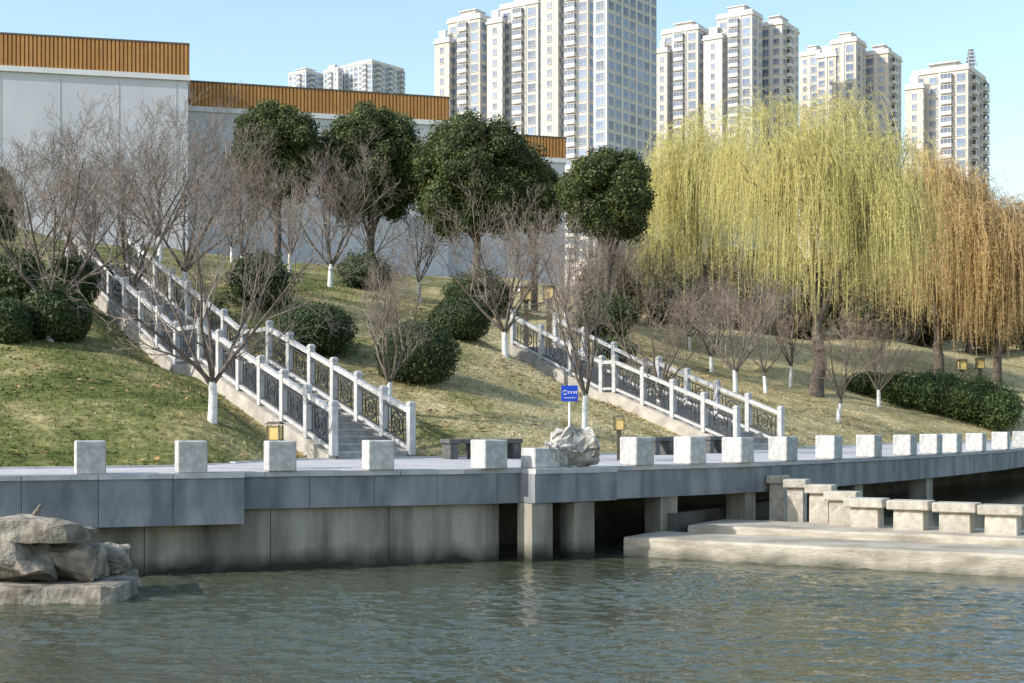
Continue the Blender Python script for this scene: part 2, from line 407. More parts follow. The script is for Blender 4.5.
wl = MB(); ribbon(wl,resample(sub(-30,-.2),2.3),.14,3.3,-1.6,.865,gap=.014); wl.build('concrete_wall',M['concrete'],emb)
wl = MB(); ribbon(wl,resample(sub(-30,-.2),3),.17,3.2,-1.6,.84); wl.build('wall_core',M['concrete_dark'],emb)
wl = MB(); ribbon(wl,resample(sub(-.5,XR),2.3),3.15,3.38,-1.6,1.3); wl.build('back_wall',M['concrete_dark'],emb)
for px_,sv,wd in ((535,-.18,.50),(577,-.22,.50),(661,.35,.50),(741,.35,.45),(850,.4,.5),(921,.4,.6)):
    p = edge_at(px_,sv); r = edge_dir(p)
    MB().box((p.x,p.y,(-1.6+.868)/2),(wd,.5,2.468),rz=r).build('pier',M['concrete'],emb)

# weir
we = thing('weir','low stepped sunlit concrete weir running out from under the promenade','weir')
def wbox(mb,t0,t1,n0,n1,z0,z1,mi=0):
    return mb.quad_box([W(t0,n0,z0),W(t1,n0,z0),W(t1,n1,z0),W(t0,n1,z0),W(t0,n0+.04,z1),W(t1,n0+.04,z1),W(t1,n1,z1),W(t0,n1,z1)],mi)
def wslab(name,t0,t1,n0,n1,z0,z1,seed):
    mb = MB(); nt_ = int((t1-t0)/.2)
    prof = [(n0,z0),(n0+.02,z1-.05),(n0+.06,z1),((n0+n1)/2,z1+.01),(n1,z1),(n1,z0)]
    vs = []
    for i in range(nt_+1):
        t = t0+(t1-t0)*i/nt_
        j = noise.noise(Vector((t*.5,seed,0)))*.08+noise.noise(Vector((t*3,seed,5)))*.04
        for k,(a,b) in enumerate(prof):
            aa = a+(j if k < 3 else 0)
            bb = b+(noise.noise(Vector((t*1.3,k,seed)))*.015 if 0 < k < 5 else 0)
            vs.append(W(t,aa,bb))
    K = len(prof); mb.v = vs
    for i in range(nt_):
        for k in range(K-1):
            mb.f.append([i*K+k,(i+1)*K+k,(i+1)*K+k+1,i*K+k+1]); mb.m.append(0)
    mb.f.append(list(range(K))); mb.m.append(0); mb.f.append([nt_*K+k for k in range(K)][::-1]); mb.m.append(0)
    return mb.build(name,M['weir'],we)
wslab('lower_step',0,32,0,1.95,-1.6,.12,1.3)
wslab('upper_step',.6,32,1.9,4.1,-1.6,.27,7.7)
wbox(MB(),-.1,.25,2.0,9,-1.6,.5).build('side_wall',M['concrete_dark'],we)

# stepping stones
stones = [(778,33.0,1.24,'tallest stepping stone, hard against the promenade edge',.46),
 (797,32.2,1.18,'second stepping stone out from the promenade edge',.52),
 (821,31.4,1.09,'third stepping stone out from the promenade, a step lower than the second',.60),
 (843,30.6,.98,'fourth stepping stone out from the promenade, last above the level run',.70),
 (867,29.75,.88,'stepping stone at the inner end of the level run on the weir',.82),
 (911,29.1,.87,'second stone of the level run on the weir',.85),
 (957,28.45,.86,'third stone of the level run on the weir',.85),
 (1003,27.8,.85,'stepping stone at the right edge of the photo',.85)]
for i,(px_,d,z,lab,wd) in enumerate(stones):
    r = math.radians(-30 if i >= 4 else -20+(-2)*i)
    t = thing('stepping_stone',lab,'stepping stone',(px2x(px_,d),d,-.4),r,'stepping stones across the weir')
    MB().box((0,0,z+.4-.095),(wd,.62,.19)).build('cap_slab',M['stone_cap'],t,bevel=.02)
    MB().box((0,0,(z+.4-.192)/2),(wd*.74,.46,z+.4-.192),taper=.96).build('pedestal',M['stone_cap'],t,bevel=.015)

# ------------------------------------------------------------------ bollards
bm_ = MB().box((0,0,.29),(.52,.52,.58)); bme = bm_.mesh('granite_bollard',[M['granite']]); bev(bme,.018)
BG = 'granite bollards along the promenade edge'
for px_,lab in ((90,'leftmost squared granite bollard, above the boulders'),
 (191,'second granite bollard from the left end of the promenade'),
 (280,'granite bollard with a yellow lantern rising behind it, left of the staircase foot'),
 (378,'granite bollard in front of the foot of the left staircase'),
 (489,'granite bollard next left of the weathered rock'),
 (637,'first granite bollard right of the weathered rock'),
 (690,'second granite bollard right of the weathered rock'),
 (738,'third granite bollard right of the rock, in front of the right staircase foot'),
 (783,'granite bollard directly above the tallest stepping stone'),
 (829,'granite bollard above the third stepping stone'),
 (869,'granite bollard above the inner end of the level stepping stones'),
 (905,'granite bollard just left of the two that nearly touch'),
 (931,'left one of two granite bollards that nearly touch, near the far bend'),
 (951,'right one of two granite bollards that nearly touch, near the far bend'),
 (976,'third granite bollard from the right edge of the photo'),
 (1001,'second granite bollard from the right edge of the photo'),
 (1021,'farthest granite bollard, cut by the right edge of the photo')):
    p = edge_at(px_,.16 if px_ > 220 else -.02)
    o = link('granite_bollard',bme,None,(p.x,p.y,1.556),edge_dir(p)+random.uniform(-.03,.03))
    k = random.uniform(.97,1.04); o.scale = (k,k,random.uniform(.97,1.03))
    tag(o,lab,'bollard',BG)

# ------------------------------------------------------------------ staircases and balustrades
pm = MB().box((0,0,.555),(.16,.16,1.11)).box((0,0,1.14),(.18,.18,.055)).box((0,0,1.1925),(.18,.18,.045),taper=.5)
post_me = pm.mesh('post',[M['granite_rail']]); bev(post_me,.008)
names = [('stone staircase climbing the grassy slope at left to the museum','left'),('stone staircase on the right, below the two lanterns','right')]
for si,S in enumerate(STAIRS):
    loc = (S['B'].x,S['B'].y,0); rz = S['rz']; L = S['L']; nd = S['nodes']
    st = thing('stone_staircase',names[si][0],'staircase',loc,rz)
    for (x0,z0),(x1,z1) in zip(nd[:-1],nd[1:]):
        if z1-z0 < .05:
            MB().box(((x0+x1)/2,0,z0-.25),(x1-x0+.3,1.86,.5)).build('landing',M['step'],st); continue
        k = round((z1-z0)/.16); rr = (z1-z0)/k; tr = (x1-x0)/k
        for i in range(k):
            zt = z0+rr*(i+1)
            mb = MB().box((x0+tr*(i+.5)+.15,0,zt-.4),(tr+.3,1.84-.002*(i%2),.75)); mb.box((x0+tr*(i+.5)-.01,0,zt-.025),(tr+.02,1.85,.05))
            mb.build('step',M['step'],st)
    for yy in (-.98,.98):
        for (x0,z0),(x1,z1) in zip(nd[:-1],nd[1:]):
            MB().beam((x0,yy,z0-.52),(x1,yy,z1-.52),.24,1.2).build('side_wall',M['stringer'],st)
    for sd,yy in ((('left',.98)),('right',-.98)):
        ba = thing('stone_balustrade',f"granite balustrade with dark iron panels on the {'near left' if sd=='left' else 'far right'} side of the {names[si][1]} staircase",'balustrade',loc,rz,'balustrades of the two staircases')
        brk = [0]
        for (x0,_),(x1,_) in zip(nd[:-1],nd[1:]):
            m_ = max(1,round((x1-x0)/1.35)); brk += list(np.linspace(x0,x1,m_+1)[1:])
        zz = [float(sh(S,x))+.07 for x in brk]
        for x,zv in zip(brk,zz): link('post',post_me,ba,(x,yy,zv))
        for (xa,za),(xb,zb) in zip(zip(brk,zz),list(zip(brk,zz))[1:]):
            sl = (zb-za)/(xb-xa); f = lambda x,h: (x,yy,za+sl*(x-xa)+h)
            MB().beam(f(xa+.08,.98),f(xb-.08,.98),.12,.11).build('rail',M['granite_rail'],ba)
            MB().beam(f(xa+.08,.13),f(xb-.08,.13),.10,.08).build('rail',M['granite_rail'],ba)
            pn = MB(); pn.beam(f(xa+.08,.21),f(xb-.08,.21),.03,.04); pn.beam(f(xa+.08,.82),f(xb-.08,.82),.03,.04)
            w_ = xb-xa-.16
            for j in (1,2,6,7):
                x = xa+.08+w_*j/8
                pn.box((x,yy,za+sl*(x-xa)+.515),(.022,.022,.60))
            xm = (xa+xb)/2; zm = za+sl*(xm-xa)+.515; q = 14
            for R in (.25,.12):
                for j in range(q):
                    a0,a1 = 2*math.pi*j/q,2*math.pi*(j+1)/q
                    pn.beam((xm+R*math.cos(a0),yy,zm+R*math.sin(a0)+sl*R*math.cos(a0)),(xm+R*math.cos(a1),yy,zm+R*math.sin(a1)+sl*R*math.cos(a1)),.03,.035)
            for sg_ in (-1,1):
                pn.beam((xm-.18,yy,zm-.18*sg_-sl*.18),(xm+.18,yy,zm+.18*sg_+sl*.18),.02,.03)
            pn.build('iron_panel',M['iron'],ba)

# ------------------------------------------------------------------ rocks
def rock(name,label,loc,size,seed,mat,rz=0.,group=None,amp=.09,cat='rock',npts=22,sq=.62):
    rr = random.Random(seed); bm = bmesh.new()
    for i in range(npts):
        v = Vector((rr.gauss(0,1),rr.gauss(0,1),rr.gauss(0,1))).normalized()
        v = Vector([math.copysign(abs(c)**sq,c) for c in v])
        bm.verts.new((v.x*size[0]/2,v.y*size[1]/2,(v.z+1)*size[2]/2))
    bmesh.ops.convex_hull(bm,input=bm.verts)
    bmesh.ops.delete(bm,geom=[v for v in bm.verts if not v.link_faces],context='VERTS')
    for _ in range(3): bmesh.ops.subdivide_edges(bm,edges=list(bm.edges),cuts=1,use_grid_fill=True)
    sc_ = 1/max(size); hz = min(size)
    for v in bm.verts:
        q = noise.noise_vector(v.co*3.2*sc_+Vector((seed,0,0)))*amp*hz+noise.noise_vector(v.co*10*sc_+Vector((seed,3,0)))*amp*hz*.5
        v.co += q
    me = bpy.data.meshes.new(name); bm.to_mesh(me); bm.free(); me.materials.append(mat)
    o = link(name,me,None,loc,rz); tag(o,label,cat,group); return o
RG = 'boulders piled at the foot of the wall'
def rk(px_,pyb,d,w,dp,h,lab,seed,rz=0.,sq=.42,amp=.16,npts=26,name='boulder'):
    rock(name,lab,(px2x(px_,d),d,py2z(pyb,d)),(w,dp,h),seed,M['boulder'],rz,RG,sq=sq,amp=amp,npts=npts)
rk(34,543,22.3,1.95,1.3,.42,'broad flat boulder on top of the pile, under the bird',3)
rk(2,584,22.1,1.6,1.2,.64,'boulder under the broad flat one at the left edge',5)
rk(66,580,22.5,1.25,1.0,.56,'block tucked under the right end of the broad flat boulder',8,sq=.3)
rk(108,574,23.2,.75,.8,.50,'rounded boulder at the back right of the pile against the wall',14,sq=.5)
rk(120,596,23.2,.6,.6,.42,'dark wet boulder at the right end of the pile',23)
rk(24,620,22.1,3.3,1.6,.62,'long low stone ledge under the boulders just above the water',27,sq=.20,amp=.08,npts=70,name='stone_ledge')
p = edge_at(573,-.12)
rock('weathered_rock','pale pitted upright rock set on the platform edge',(p.x,p.y,1.53),(.95,.65,.80),31,M['scholar'],.3,amp=.30,npts=20,sq=.62)
p = edge_at(553,-.12)
rock('weathered_rock','lower rounded rock joining the pale pitted rock to the granite block',(p.x,p.y,1.53),(.55,.55,.50),33,M['scholar'],.2,amp=.25,npts=18)
p = edge_at(540,-.08)
tag(MB().box((0,0,.2),(.62,.5,.40),taper=.96).build('stone_block',M['granite'],None,(p.x,p.y,1.556),bevel=.02),'low granite block beside the weathered rock','block').rotation_euler = (0,0,edge_dir(p))

b = MB(); b.loft([(.145,0,.135),(.118,0,.140),(.10,0,.146),(.075,0,.148),(.05,0,.128),(.02,0,.105),(-.03,0,.088),(-.07,0,.075),(-.10,0,.062),(-.15,0,.046),(-.19,0,.035)],
 [.002,.006,.022,.028,.026,.038,.045,.036,.022,.014,.010],10)
for yy in (-.016,.016):
    b.loft([(-.005,yy,.07),(-.012,yy,.035),(.0,yy,.0)],[.007,.004,.004],5); b.loft([(-.012,yy,.003),(.026,yy,.003)],[.004,.003],5)
o = b.build('bird',M['feather'],None,(px2x(40,22.3),22.3,py2z(516.5,22.3)),smooth=True); o.rotation_euler = (0,-.5,.8)
tag(o,'small brown bird perched on the broad flat boulder','bird')

# ------------------------------------------------------------------ lanterns, sign, benches
def lantern(label,loc,h,w,group):
    t = thing('garden_lantern',label,'lantern',loc,random.uniform(-.2,.2),group)
    MB().box((0,0,h*.5-w*.6),(w*.42,w*.42,h-w*1.2)).build('post',M['bronze'],t)
    MB().box((0,0,h-w*.65),(w*.86,w*.86,w*1.05)).build('lamp_panel',M['lantern'],t)
    fr = MB()
    for a in (-1,1):
        for c in (-1,1): fr.box((a*w*.45,c*w*.45,h-w*.65),(w*.1,w*.1,w*1.14))
    fr.box((0,0,h-w*1.2),(w*1.1,w*1.1,w*.1)); fr.build('frame',M['bronze'],t)
    MB().box((0,0,h+.02),(w*1.3,w*1.3,w*.22),taper=.6).build('cap',M['bronze'],t)
LG = 'yellow garden lanterns'
p = edge_at(275,1.1); lantern('short yellow lantern behind the third bollard from the left',(p.x,p.y,1.55),.88,.26,LG)
p = edge_at(619,2.2); lantern('short yellow lantern on the promenade just right of the blue sign',(p.x,p.y,1.6),.98,.24,LG)
p = at_d(526,51.2); lantern('tall yellow lantern at the top of the right staircase, left one of the pair',(p.x,p.y,p.z),py2z(287,51.2)-p.z,.40,LG)
p = at_d(549,50.9); lantern('tall yellow lantern at the top of the right staircase, right one of the pair',(p.x,p.y,p.z),py2z(286,50.9)-p.z,.40,LG)
p = at(962,385); lantern('small yellow lantern above the right hedge, left one of two',p,25/F*p.y,.42,LG)
p = at(980,385); lantern('small yellow lantern above the right hedge, right one of two',p,26/F*p.y,.42,LG)
p = at(264,290); lantern('small yellow lantern high on the slope right of the left staircase',p,38/F*p.y,.36,LG)
p = at(699,292); lantern('distant lantern on the hilltop left of the willow trunk',p,30/F*p.y,.5,LG)
d = 31.6; sx = px2x(569.5,d)
sg = thing('blue_sign','small square blue sign on a thin white pole behind the weathered rock','sign',(sx,d,1.58),.05)
MB().loft([(0,.03,0),(0,.03,1.72)],[.024,.024],10).build('pole',M['sign_white'],sg)
zb = py2z(393.3,d)-1.58
MB().box((0,0,zb),(.37,.02,.35)).build('sign_panel',M['blue'],sg,bevel=.004)
mk_ = MB()
for j in range(12):
    a0,a1 = 2*math.pi*j/12,2*math.pi*(j+1)/12
    mk_.beam((-.10+.045*math.cos(a0),-.013,zb+.02+.045*math.sin(a0)),(-.10+.045*math.cos(a1),-.013,zb+.02+.045*math.sin(a1)),.006,.016)
for j,xx in enumerate((-.02,.04,.10,.15)):
    mk_.box((xx,-.0135,zb+.035),(.036,.006,.012)).box((xx,-.0135,zb+.005),(.036,.006,.010)).box((xx,-.0135,zb+.02),(.010,.005,.055))
mk_.box((0,-.0135,zb-.10),(.26,.006,.012))
mk_.build('marking',M['sign_white'],sg)
def bench(label,px_,s,wd):
    p = edge_at(px_,s); t = thing('stone_bench',label,'bench',(p.x,p.y,1.64),edge_dir(p),'stone benches on the promenade')
    MB().box((0,0,.40),(wd,.42,.10)).build('seat',M['darkstone'],t,bevel=.015)
    for xx in (-wd*.33,wd*.33): MB().box((xx,0,.175),(.22,.34,.35)).build('leg',M['darkstone'],t,bevel=.012)
bench('dark stone bench left of the weathered rock',462,3.9,.95)
bench('dark stone bench just behind the bollard next left of the rock',504,3.7,.8)
bench('dark stone bench behind the first bollards right of the rock',660,3.9,1.0)
bench('dark stone bench at the foot of the right staircase',712,3.9,.9)

# ------------------------------------------------------------------ trees
def tubes(segs, k):
    S = np.asarray(segs,float); p0,p1,r0,r1 = S[:,0:3],S[:,3:6],S[:,6],S[:,7]
    d = p1-p0; d /= np.linalg.norm(d,axis=1)[:,None]+1e-9
    up = np.where(np.abs(d[:,2:3]) < .9,np.array([[0,0,1.]]),np.array([[1.,0,0]]))
    a = np.cross(d,up); a /= np.linalg.norm(a,axis=1)[:,None]; b = np.cross(d,a)
    t = 2*np.pi*np.arange(k)/k
    ring = np.cos(t)[None,:,None]*a[:,None]+np.sin(t)[None,:,None]*b[:,None]
    v = np.concatenate([p0[:,None]+ring*r0[:,None,None],p1[:,None]+ring*r1[:,None,None]],1).reshape(-1,3)
    base = np.arange(len(S))*2*k
    f = np.concatenate([np.stack([base+j,base+(j+1)%k,base+k+(j+1)%k,base+k+j],1) for j in range(k)])
    return v,f
def grow_tree(seed, H=6., spread=1., trunk_h=.17, dens=1., limbs=5, lean=0.):
    R = random.Random(seed); big = []; fine = []
    def rv(): return Vector((R.gauss(0,1),R.gauss(0,1),R.gauss(0,1))).normalized()
    def branch(p, d, L, r, lv, top):
        n = {0:4,1:6,2:5,3:4,4:3,5:2}[lv]; r1 = r*({0:.75,1:.28}.get(lv,.38)); wob = {0:.07,1:.15,2:.18,3:.2,4:.22,5:.22}[lv]
        for i in range(n):
            d = (d+rv()*wob+Vector((0,0,.06 if lv else .05))).normalized()
            q = p+d*(L/n); ra = r+(r1-r)*i/n; rb = r+(r1-r)*(i+1)/n
            (big if lv < 2 else fine).append((*p,*q,max(ra,.0044),max(rb,.0034)))
            p = q
            if lv == 0: continue
            if lv < top:
                m = {1:1.42,2:1.42,3:1.40,4:1.28}[lv]*dens
                if i == 0 and lv < 3: m *= .3
                k = int(m)+(R.random() < m-int(m))
                for _ in range(k):
                    ax = d.cross(rv()).normalized(); ang = R.uniform(.45,1.0)
                    nd_ = (d*math.cos(ang)+ax*math.sin(ang)+Vector((0,0,.14))).normalized()
                    rem = 1-.35*(i+1)/n
                    ratio = {1:.62,2:.64,3:.64,4:.66}[lv]
                    branch(p,nd_,L*ratio*rem*R.uniform(.7,1.25),max(rb*.64,.0048),lv+1,top)
        if lv == 0:
            a0 = R.uniform(0,6.28)
            for k in range(limbs):
                az = a0+2*math.pi*k/limbs+R.uniform(-.4,.4); el = R.uniform(.75,1.15)/spread if k else 1.3
                nd_ = Vector((math.cos(az)*math.cos(el),math.sin(az)*math.cos(el),math.sin(el)))
                branch(p-Vector((0,0,R.uniform(0,.25))),nd_,H*R.uniform(.50,.64)*(.88 if k == 0 else 1),rb*.66,1,top)
    branch(Vector((0,0,-.25)),Vector((lean,0,1)).normalized(),H*trunk_h+.25,.11*H/6,0,5)
    return big,fine
def proto_tree(seed, tw, **k):
    big,fine = grow_tree(seed,**k)
    zmax = float(np.percentile([s[5] for s in fine],98.5))
    t = thing('bare_tree','x','tree',(0,0,-50))
    v,f = tubes(big,7); tr = link('trunk',npmesh('trunk',v,f,[M['bark']],smooth=True),t)
    v,f = tubes(fine,3); link('crown',npmesh('crown',v,f,[tw]),t)
    wsegs = [(*s[:6],s[6]*1.06+.008,s[7]*1.06+.008) for s in big[:4] if s[2] < .9]
    v,f = tubes(wsegs,9); link('painted_base',npmesh('painted_base',v,f,[M['lime']],smooth=True),tr)
    return t,zmax
PT = [proto_tree(s,M['twig'],spread=sp,dens=dn,limbs=lb,trunk_h=th) for s,sp,dn,lb,th in ((1,1.1,.83,6,.16),(2,1.15,.84,6,.15),(5,1.05,.82,5,.2),(9,1.1,.83,6,.16))]
PY = proto_tree(12,M['twig_red'],spread=1.0,dens=.80,limbs=5,trunk_h=.22)
used = set()
def place_tree(k, px_, pyb, pyt, label, group, rz=None, sx=1.):
    pt,zm = PT[k] if k < 4 else PY
    p = at(px_,pyb); sc_ = (pyb-pyt)/F*p.y/zm
    rz = random.uniform(0,6.28) if rz is None else rz
    if k not in used:
        used.add(k); pt.location = p; pt.rotation_euler = (0,0,rz); pt.scale = (sc_*sx,sc_*sx,sc_); pt['label'] = label; pt['group'] = group
    else: dup(pt,p,rz,(sc_*sx,sc_*sx,sc_),label,group)
G1 = 'bare trees with whitewashed trunk bases'
G2 = 'bare trees higher on the hill'
place_tree(0,50,341,118,'bare tree with white trunk base left of the left staircase top',G1,sx=1.0)
place_tree(1,212,422,165,'large bare tree in the foreground beside the left staircase',G1,sx=.92)
place_tree(2,388,418,235,'slender bare tree between the left staircase and the round bush',G1,sx=.85)
place_tree(3,330,287,140,'bare tree with white base on the slope behind the left round bush',G1)
place_tree(1,506,357,190,'bare tree just left of the top of the right staircase',G1)
place_tree(2,584,436,222,'bare tree rising right behind the blue sign',G1,sx=.75)
place_tree(4,657,420,280,'small thin bare tree in front of the right staircase',G1)
place_tree(0,735,392,262,'bare tree behind the middle of the right staircase rail',G1)
place_tree(4,766,393,285,'thin bare tree just left of the willow, nearer one',G1)
place_tree(2,790,387,280,'thin bare tree close on the left of the willow trunk',G1,sx=.9)
place_tree(4,838,422,305,'lowest small bare tree in front of the willow, above the stepping stones',G1)
place_tree(3,879,407,295,'bare tree right of the willow trunk at the hedge end',G1)
place_tree(3,128,322,102,'bare tree right behind the top of the left staircase, tallest at left',G2)
place_tree(0,185,300,118,'bare tree behind the large foreground tree',G2)
place_tree(2,245,285,140,'bare tree between the foreground tree and the left evergreen',G2)
place_tree(1,25,300,128,'bare tree at the left edge of the photo behind the bushes',G2)
place_tree(0,290,272,160,'bare tree under the leftmost round evergreen',G2)
place_tree(1,373,270,175,'bare tree in front of the second evergreen',G2)
place_tree(3,452,275,190,'bare tree in front of the widest evergreen',G2)
place_tree(2,420,302,200,'bare tree above the right round bush',G2)
place_tree(0,566,330,215,'bare tree behind the two tall lanterns',G2)
place_tree(1,622,342,215,'bare tree below the rightmost evergreen',G2)
place_tree(3,690,350,262,'bare tree under the left curtain of the willow',G2)
place_tree(2,752,348,258,'bare tree behind the willow curtain',G2)
place_tree(2,85,300,145,'bare tree between the left edge bushes and the staircase',G2)
place_tree(1,520,292,205,'bare tree high on the slope below the third evergreen',G2)
place_tree(0,640,318,228,'bare tree high on the slope at the left fringe of the willow',G2)
place_tree(3,480,268,200,'bare tree touching the right half of the widest evergreen',G2)
place_tree(1,160,262,98,'bare tree in front of the museum corner, farthest back',G2)
place_tree(3,232,262,165,'bare tree right of the museum corner, behind the left evergreen',G2)
place_tree(0,345,262,185,'bare tree between the two left evergreens',G2)
place_tree(1,712,372,268,'bare tree above the middle of the right staircase, under the willow',G2)
place_tree(3,600,300,212,'bare tree high on the slope in front of the rightmost evergreen',G2)

# evergreens and bushes
def leafball(lobes, n, size, seed, core=.82, corek=10, shag=.24):
    g = np.random.default_rng(seed); Lb = np.array(lobes,float)
    wt = (Lb[:,3]*Lb[:,5]); i = g.choice(len(Lb),n,p=wt/wt.sum())
    dr = g.normal(size=(n,3)); dr /= np.linalg.norm(dr,axis=1)[:,None]
    ph = Lb[i,0]*3.1+i
    lump = .09*np.sin(dr[:,0]*7+ph)*np.sin(dr[:,1]*6+ph*2)+.07*np.sin(dr[:,2]*9+ph)
    r = 1+lump*(shag/.24)+g.uniform(-shag,.07*shag/.24,n)+(g.random(n) < .05)*g.uniform(0,.14*shag/.24,n)
    P = Lb[i,:3]+dr*r[:,None]*Lb[i,3:6]
    nr = dr+g.normal(size=(n,3))*.75; nr /= np.linalg.norm(nr,axis=1)[:,None]
    a = np.cross(nr,g.normal(size=(n,3))); a /= np.linalg.norm(a,axis=1)[:,None]; b = np.cross(nr,a)
    sz = size*g.uniform(.6,1.4,n)[:,None]
    v = np.stack([P-a*sz,P-b*sz*.5,P+a*sz,P+b*sz*.5],1).reshape(-1,3)
    f = np.arange(4*n).reshape(-1,4); vs = [v]; fs = [f]; mi = [np.zeros(n,int)]; base = len(v)
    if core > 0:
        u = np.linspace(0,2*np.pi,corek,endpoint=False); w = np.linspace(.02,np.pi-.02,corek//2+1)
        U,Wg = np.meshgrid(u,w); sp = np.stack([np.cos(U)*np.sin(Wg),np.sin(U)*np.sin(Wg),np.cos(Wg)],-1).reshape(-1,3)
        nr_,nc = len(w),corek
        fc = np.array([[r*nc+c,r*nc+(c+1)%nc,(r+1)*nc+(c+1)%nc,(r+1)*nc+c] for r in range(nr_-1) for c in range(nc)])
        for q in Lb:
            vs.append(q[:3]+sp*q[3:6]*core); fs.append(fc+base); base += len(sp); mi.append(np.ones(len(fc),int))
    return np.concatenate(vs),np.concatenate(fs),np.concatenate(mi)
def tree_lobes(seed, rx, rz_, n=42):
    R = random.Random(seed); L = []
    for i in range(n):
        th = i*2.39996+R.uniform(-.4,.4); u = -.95+1.90*(i+.5)/n; q = math.sqrt(max(.42 if u < 0 else .0,1-u*u)); rad = R.uniform(.62,.80)
        k = R.uniform(.20,.32)
        L.append((math.cos(th)*q*rx*rad,math.sin(th)*q*rx*rad,u*rz_*R.uniform(.70,.80),rx*k,rx*k,min(rx,rz_)*k*.95))
    L.append((0,0,0,rx*.66,rx*.66,rz_*.68)); L.append((0,0,-rz_*.35,rx*.64,rx*.64,rz_*.46))
    return L
def evergreen(label, x0, x1, y0, y1, d, seed, mat='leaf_dark', group='dark round evergreens on the hilltop', n=52000, sz=.068, core=.74, shag=.36):
    rx = (x1-x0)/2/F*d; rz_ = (y1-y0)/2/F*d; cx = px2x((x0+x1)/2,d); g = float(zter(cx,d)); cz = py2z((y0+y1)/2,d)
    t = thing('evergreen_tree' if mat == 'leaf_dark' else 'leafy_tree',label,'tree',(cx,d,g),0,group)
    v,f,mi = leafball(tree_lobes(seed,rx,rz_),n,sz,seed,core=core,shag=shag)
    v[:,2] += cz-g
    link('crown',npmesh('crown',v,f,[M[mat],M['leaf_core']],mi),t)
    sg_ = [(0,0,-.4,.05,0,(cz-g)*.5,.2,.17),(.05,0,(cz-g)*.5,0,.05,cz-g,.17,.1)]
    R = random.Random(seed)
    for k in range(5):
        a = R.uniform(0,6.28); sg_.append((.03,0,(cz-g)*R.uniform(.4,.6),math.cos(a)*rx*.6,math.sin(a)*rx*.6,cz-g+R.uniform(-.2,.5)*rz_,.09,.03))
    v,f = tubes(sg_,7); link('trunk',npmesh('trunk',v,f,[M['bark']],smooth=True),t)
evergreen('leftmost round dark evergreen, top just below the orange band',228,326,98,208,66,41)
evergreen('second dark evergreen from left, in front of the orange band',312,428,97,230,68,42,n=58000)
evergreen('widest dark evergreen, in front of the tall towers',406,546,110,246,66,43,n=70000)
evergreen('rightmost dark evergreen, left of the willow',554,659,146,244,62,44,n=50000)
evergreen('low dark evergreen half hidden behind the widest one',500,568,158,240,74,45,n=32000)
evergreen('dark evergreen at the left edge of the photo behind bare trees',-40,22,150,280,58,46,n=30000)
G6 = 'trees far behind the willows'
for i,(x0,x1,y0,y1,d,mt,lab) in enumerate(((630,700,232,325,84,'leaf_dark','dark tree far behind the left fringe of the willow'),
 (684,752,240,325,90,'leaf_brown','brown tree far behind the left willow'),
 (736,806,238,335,88,'leaf_olive','olive tree far behind the gap between the two green willows'),
 (790,862,248,340,92,'leaf_brown','brown tree far behind the great willow trunk'),
 (846,915,252,350,90,'leaf_olive','olive tree far behind the right half of the great willow'),
 (900,962,250,358,95,'leaf_brown','brown tree far behind the golden willow'),
 (948,1008,272,370,98,'leaf_olive','olive tree far behind the orange weeping tree'),
 (990,1062,272,370,100,'leaf_brown','brown tree far back at the right edge of the photo'))):
    evergreen(lab,x0,x1,y0,y1,d,80+i,mat=mt,group=G6,n=14000,sz=.14,shag=.36,core=.76)
def bush(label, x0, x1, y0, y1, seed, group, d=None, n=11000, sz=.042, mat='leaf_bush', dome=True):
    px_ = (x0+x1)/2
    p = at(px_,y1-2) if d is None else at_d(px_,d)
    d = p.y; w = (x1-x0)/2/F*d; h = (y1-y0)/F*d; R = random.Random(seed)
    if dome:
        L = [(0,0,h*.42,w*.98,w*.98,h*.56)]
        for k in range(4):
            a = R.uniform(0,6.28); q = R.uniform(.2,.35)
            L.append((math.cos(a)*w*q,math.sin(a)*w*q,h*R.uniform(.36,.46),w*.62,w*.62,h*.48))
        v,f,mi = leafball(L,n,sz,seed,core=.9,corek=14,shag=.085)
    else:
        L = [(0,0,h*.45,w*.86,w*.86,h*.52)]
        for k in range(9):
            a = R.uniform(0,6.28); q = R.uniform(.3,.62)
            L.append((math.cos(a)*w*q,math.sin(a)*w*q,h*R.uniform(.3,.62),w*R.uniform(.34,.48),w*R.uniform(.34,.48),h*R.uniform(.28,.40)))
        v,f,mi = leafball(L,n,sz,seed)
    nm = 'round_bush' if dome else 'shrub'
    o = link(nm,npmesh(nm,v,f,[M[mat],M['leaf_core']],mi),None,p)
    tag(o,label,'bush',group)
G3 = 'clipped round bushes on the slope'; G4 = 'dark shrubs behind the trees'; G5 = 'low hedge shrubs at right'
bush('round clipped bush nearest the left staircase rail',273,357,304,354,51,G3)
bush('largest round clipped bush in the middle of the slope',374,461,322,383,52,G3,n=12000)
bush('round clipped bush behind the largest one',428,492,299,340,53,G3)
bush('round bush in the far left corner of the grass',-14,32,300,344,54,G3)
bush('dark bush behind the white based tree at left',20,92,284,341,55,G3)
K = dict(n=5500,sz=.07,dome=False)
bush('dark shrub at the left edge above the round bushes',-10,50,252,305,56,G4,**K)
bush('dark shrub left of the staircase top',48,100,258,305,57,G4,**K)
bush('dark shrub right of the left staircase, under bare trees',222,300,252,312,58,G4,**K)
bush('dark shrub beside the right staircase top',590,640,338,362,61,G4,**K)
bush('shrub under the left edge of the willow curtain',640,700,285,325,62,G4,**K)
bush('dark shrub on the hilltop below the rightmost evergreen',570,640,225,275,63,G4,d=60,**K)
bush('dark shrub on the hilltop below the widest evergreen',440,520,215,262,64,G4,d=63,**K)
bush('dark shrub on the hilltop right of the left evergreens',330,400,210,250,65,G4,d=64,**K)
K = dict(n=9500,sz=.060,dome=False,mat='leaf_hedge')
bush('left end of the low hedge at right',872,932,372,408,66,G5,**K)
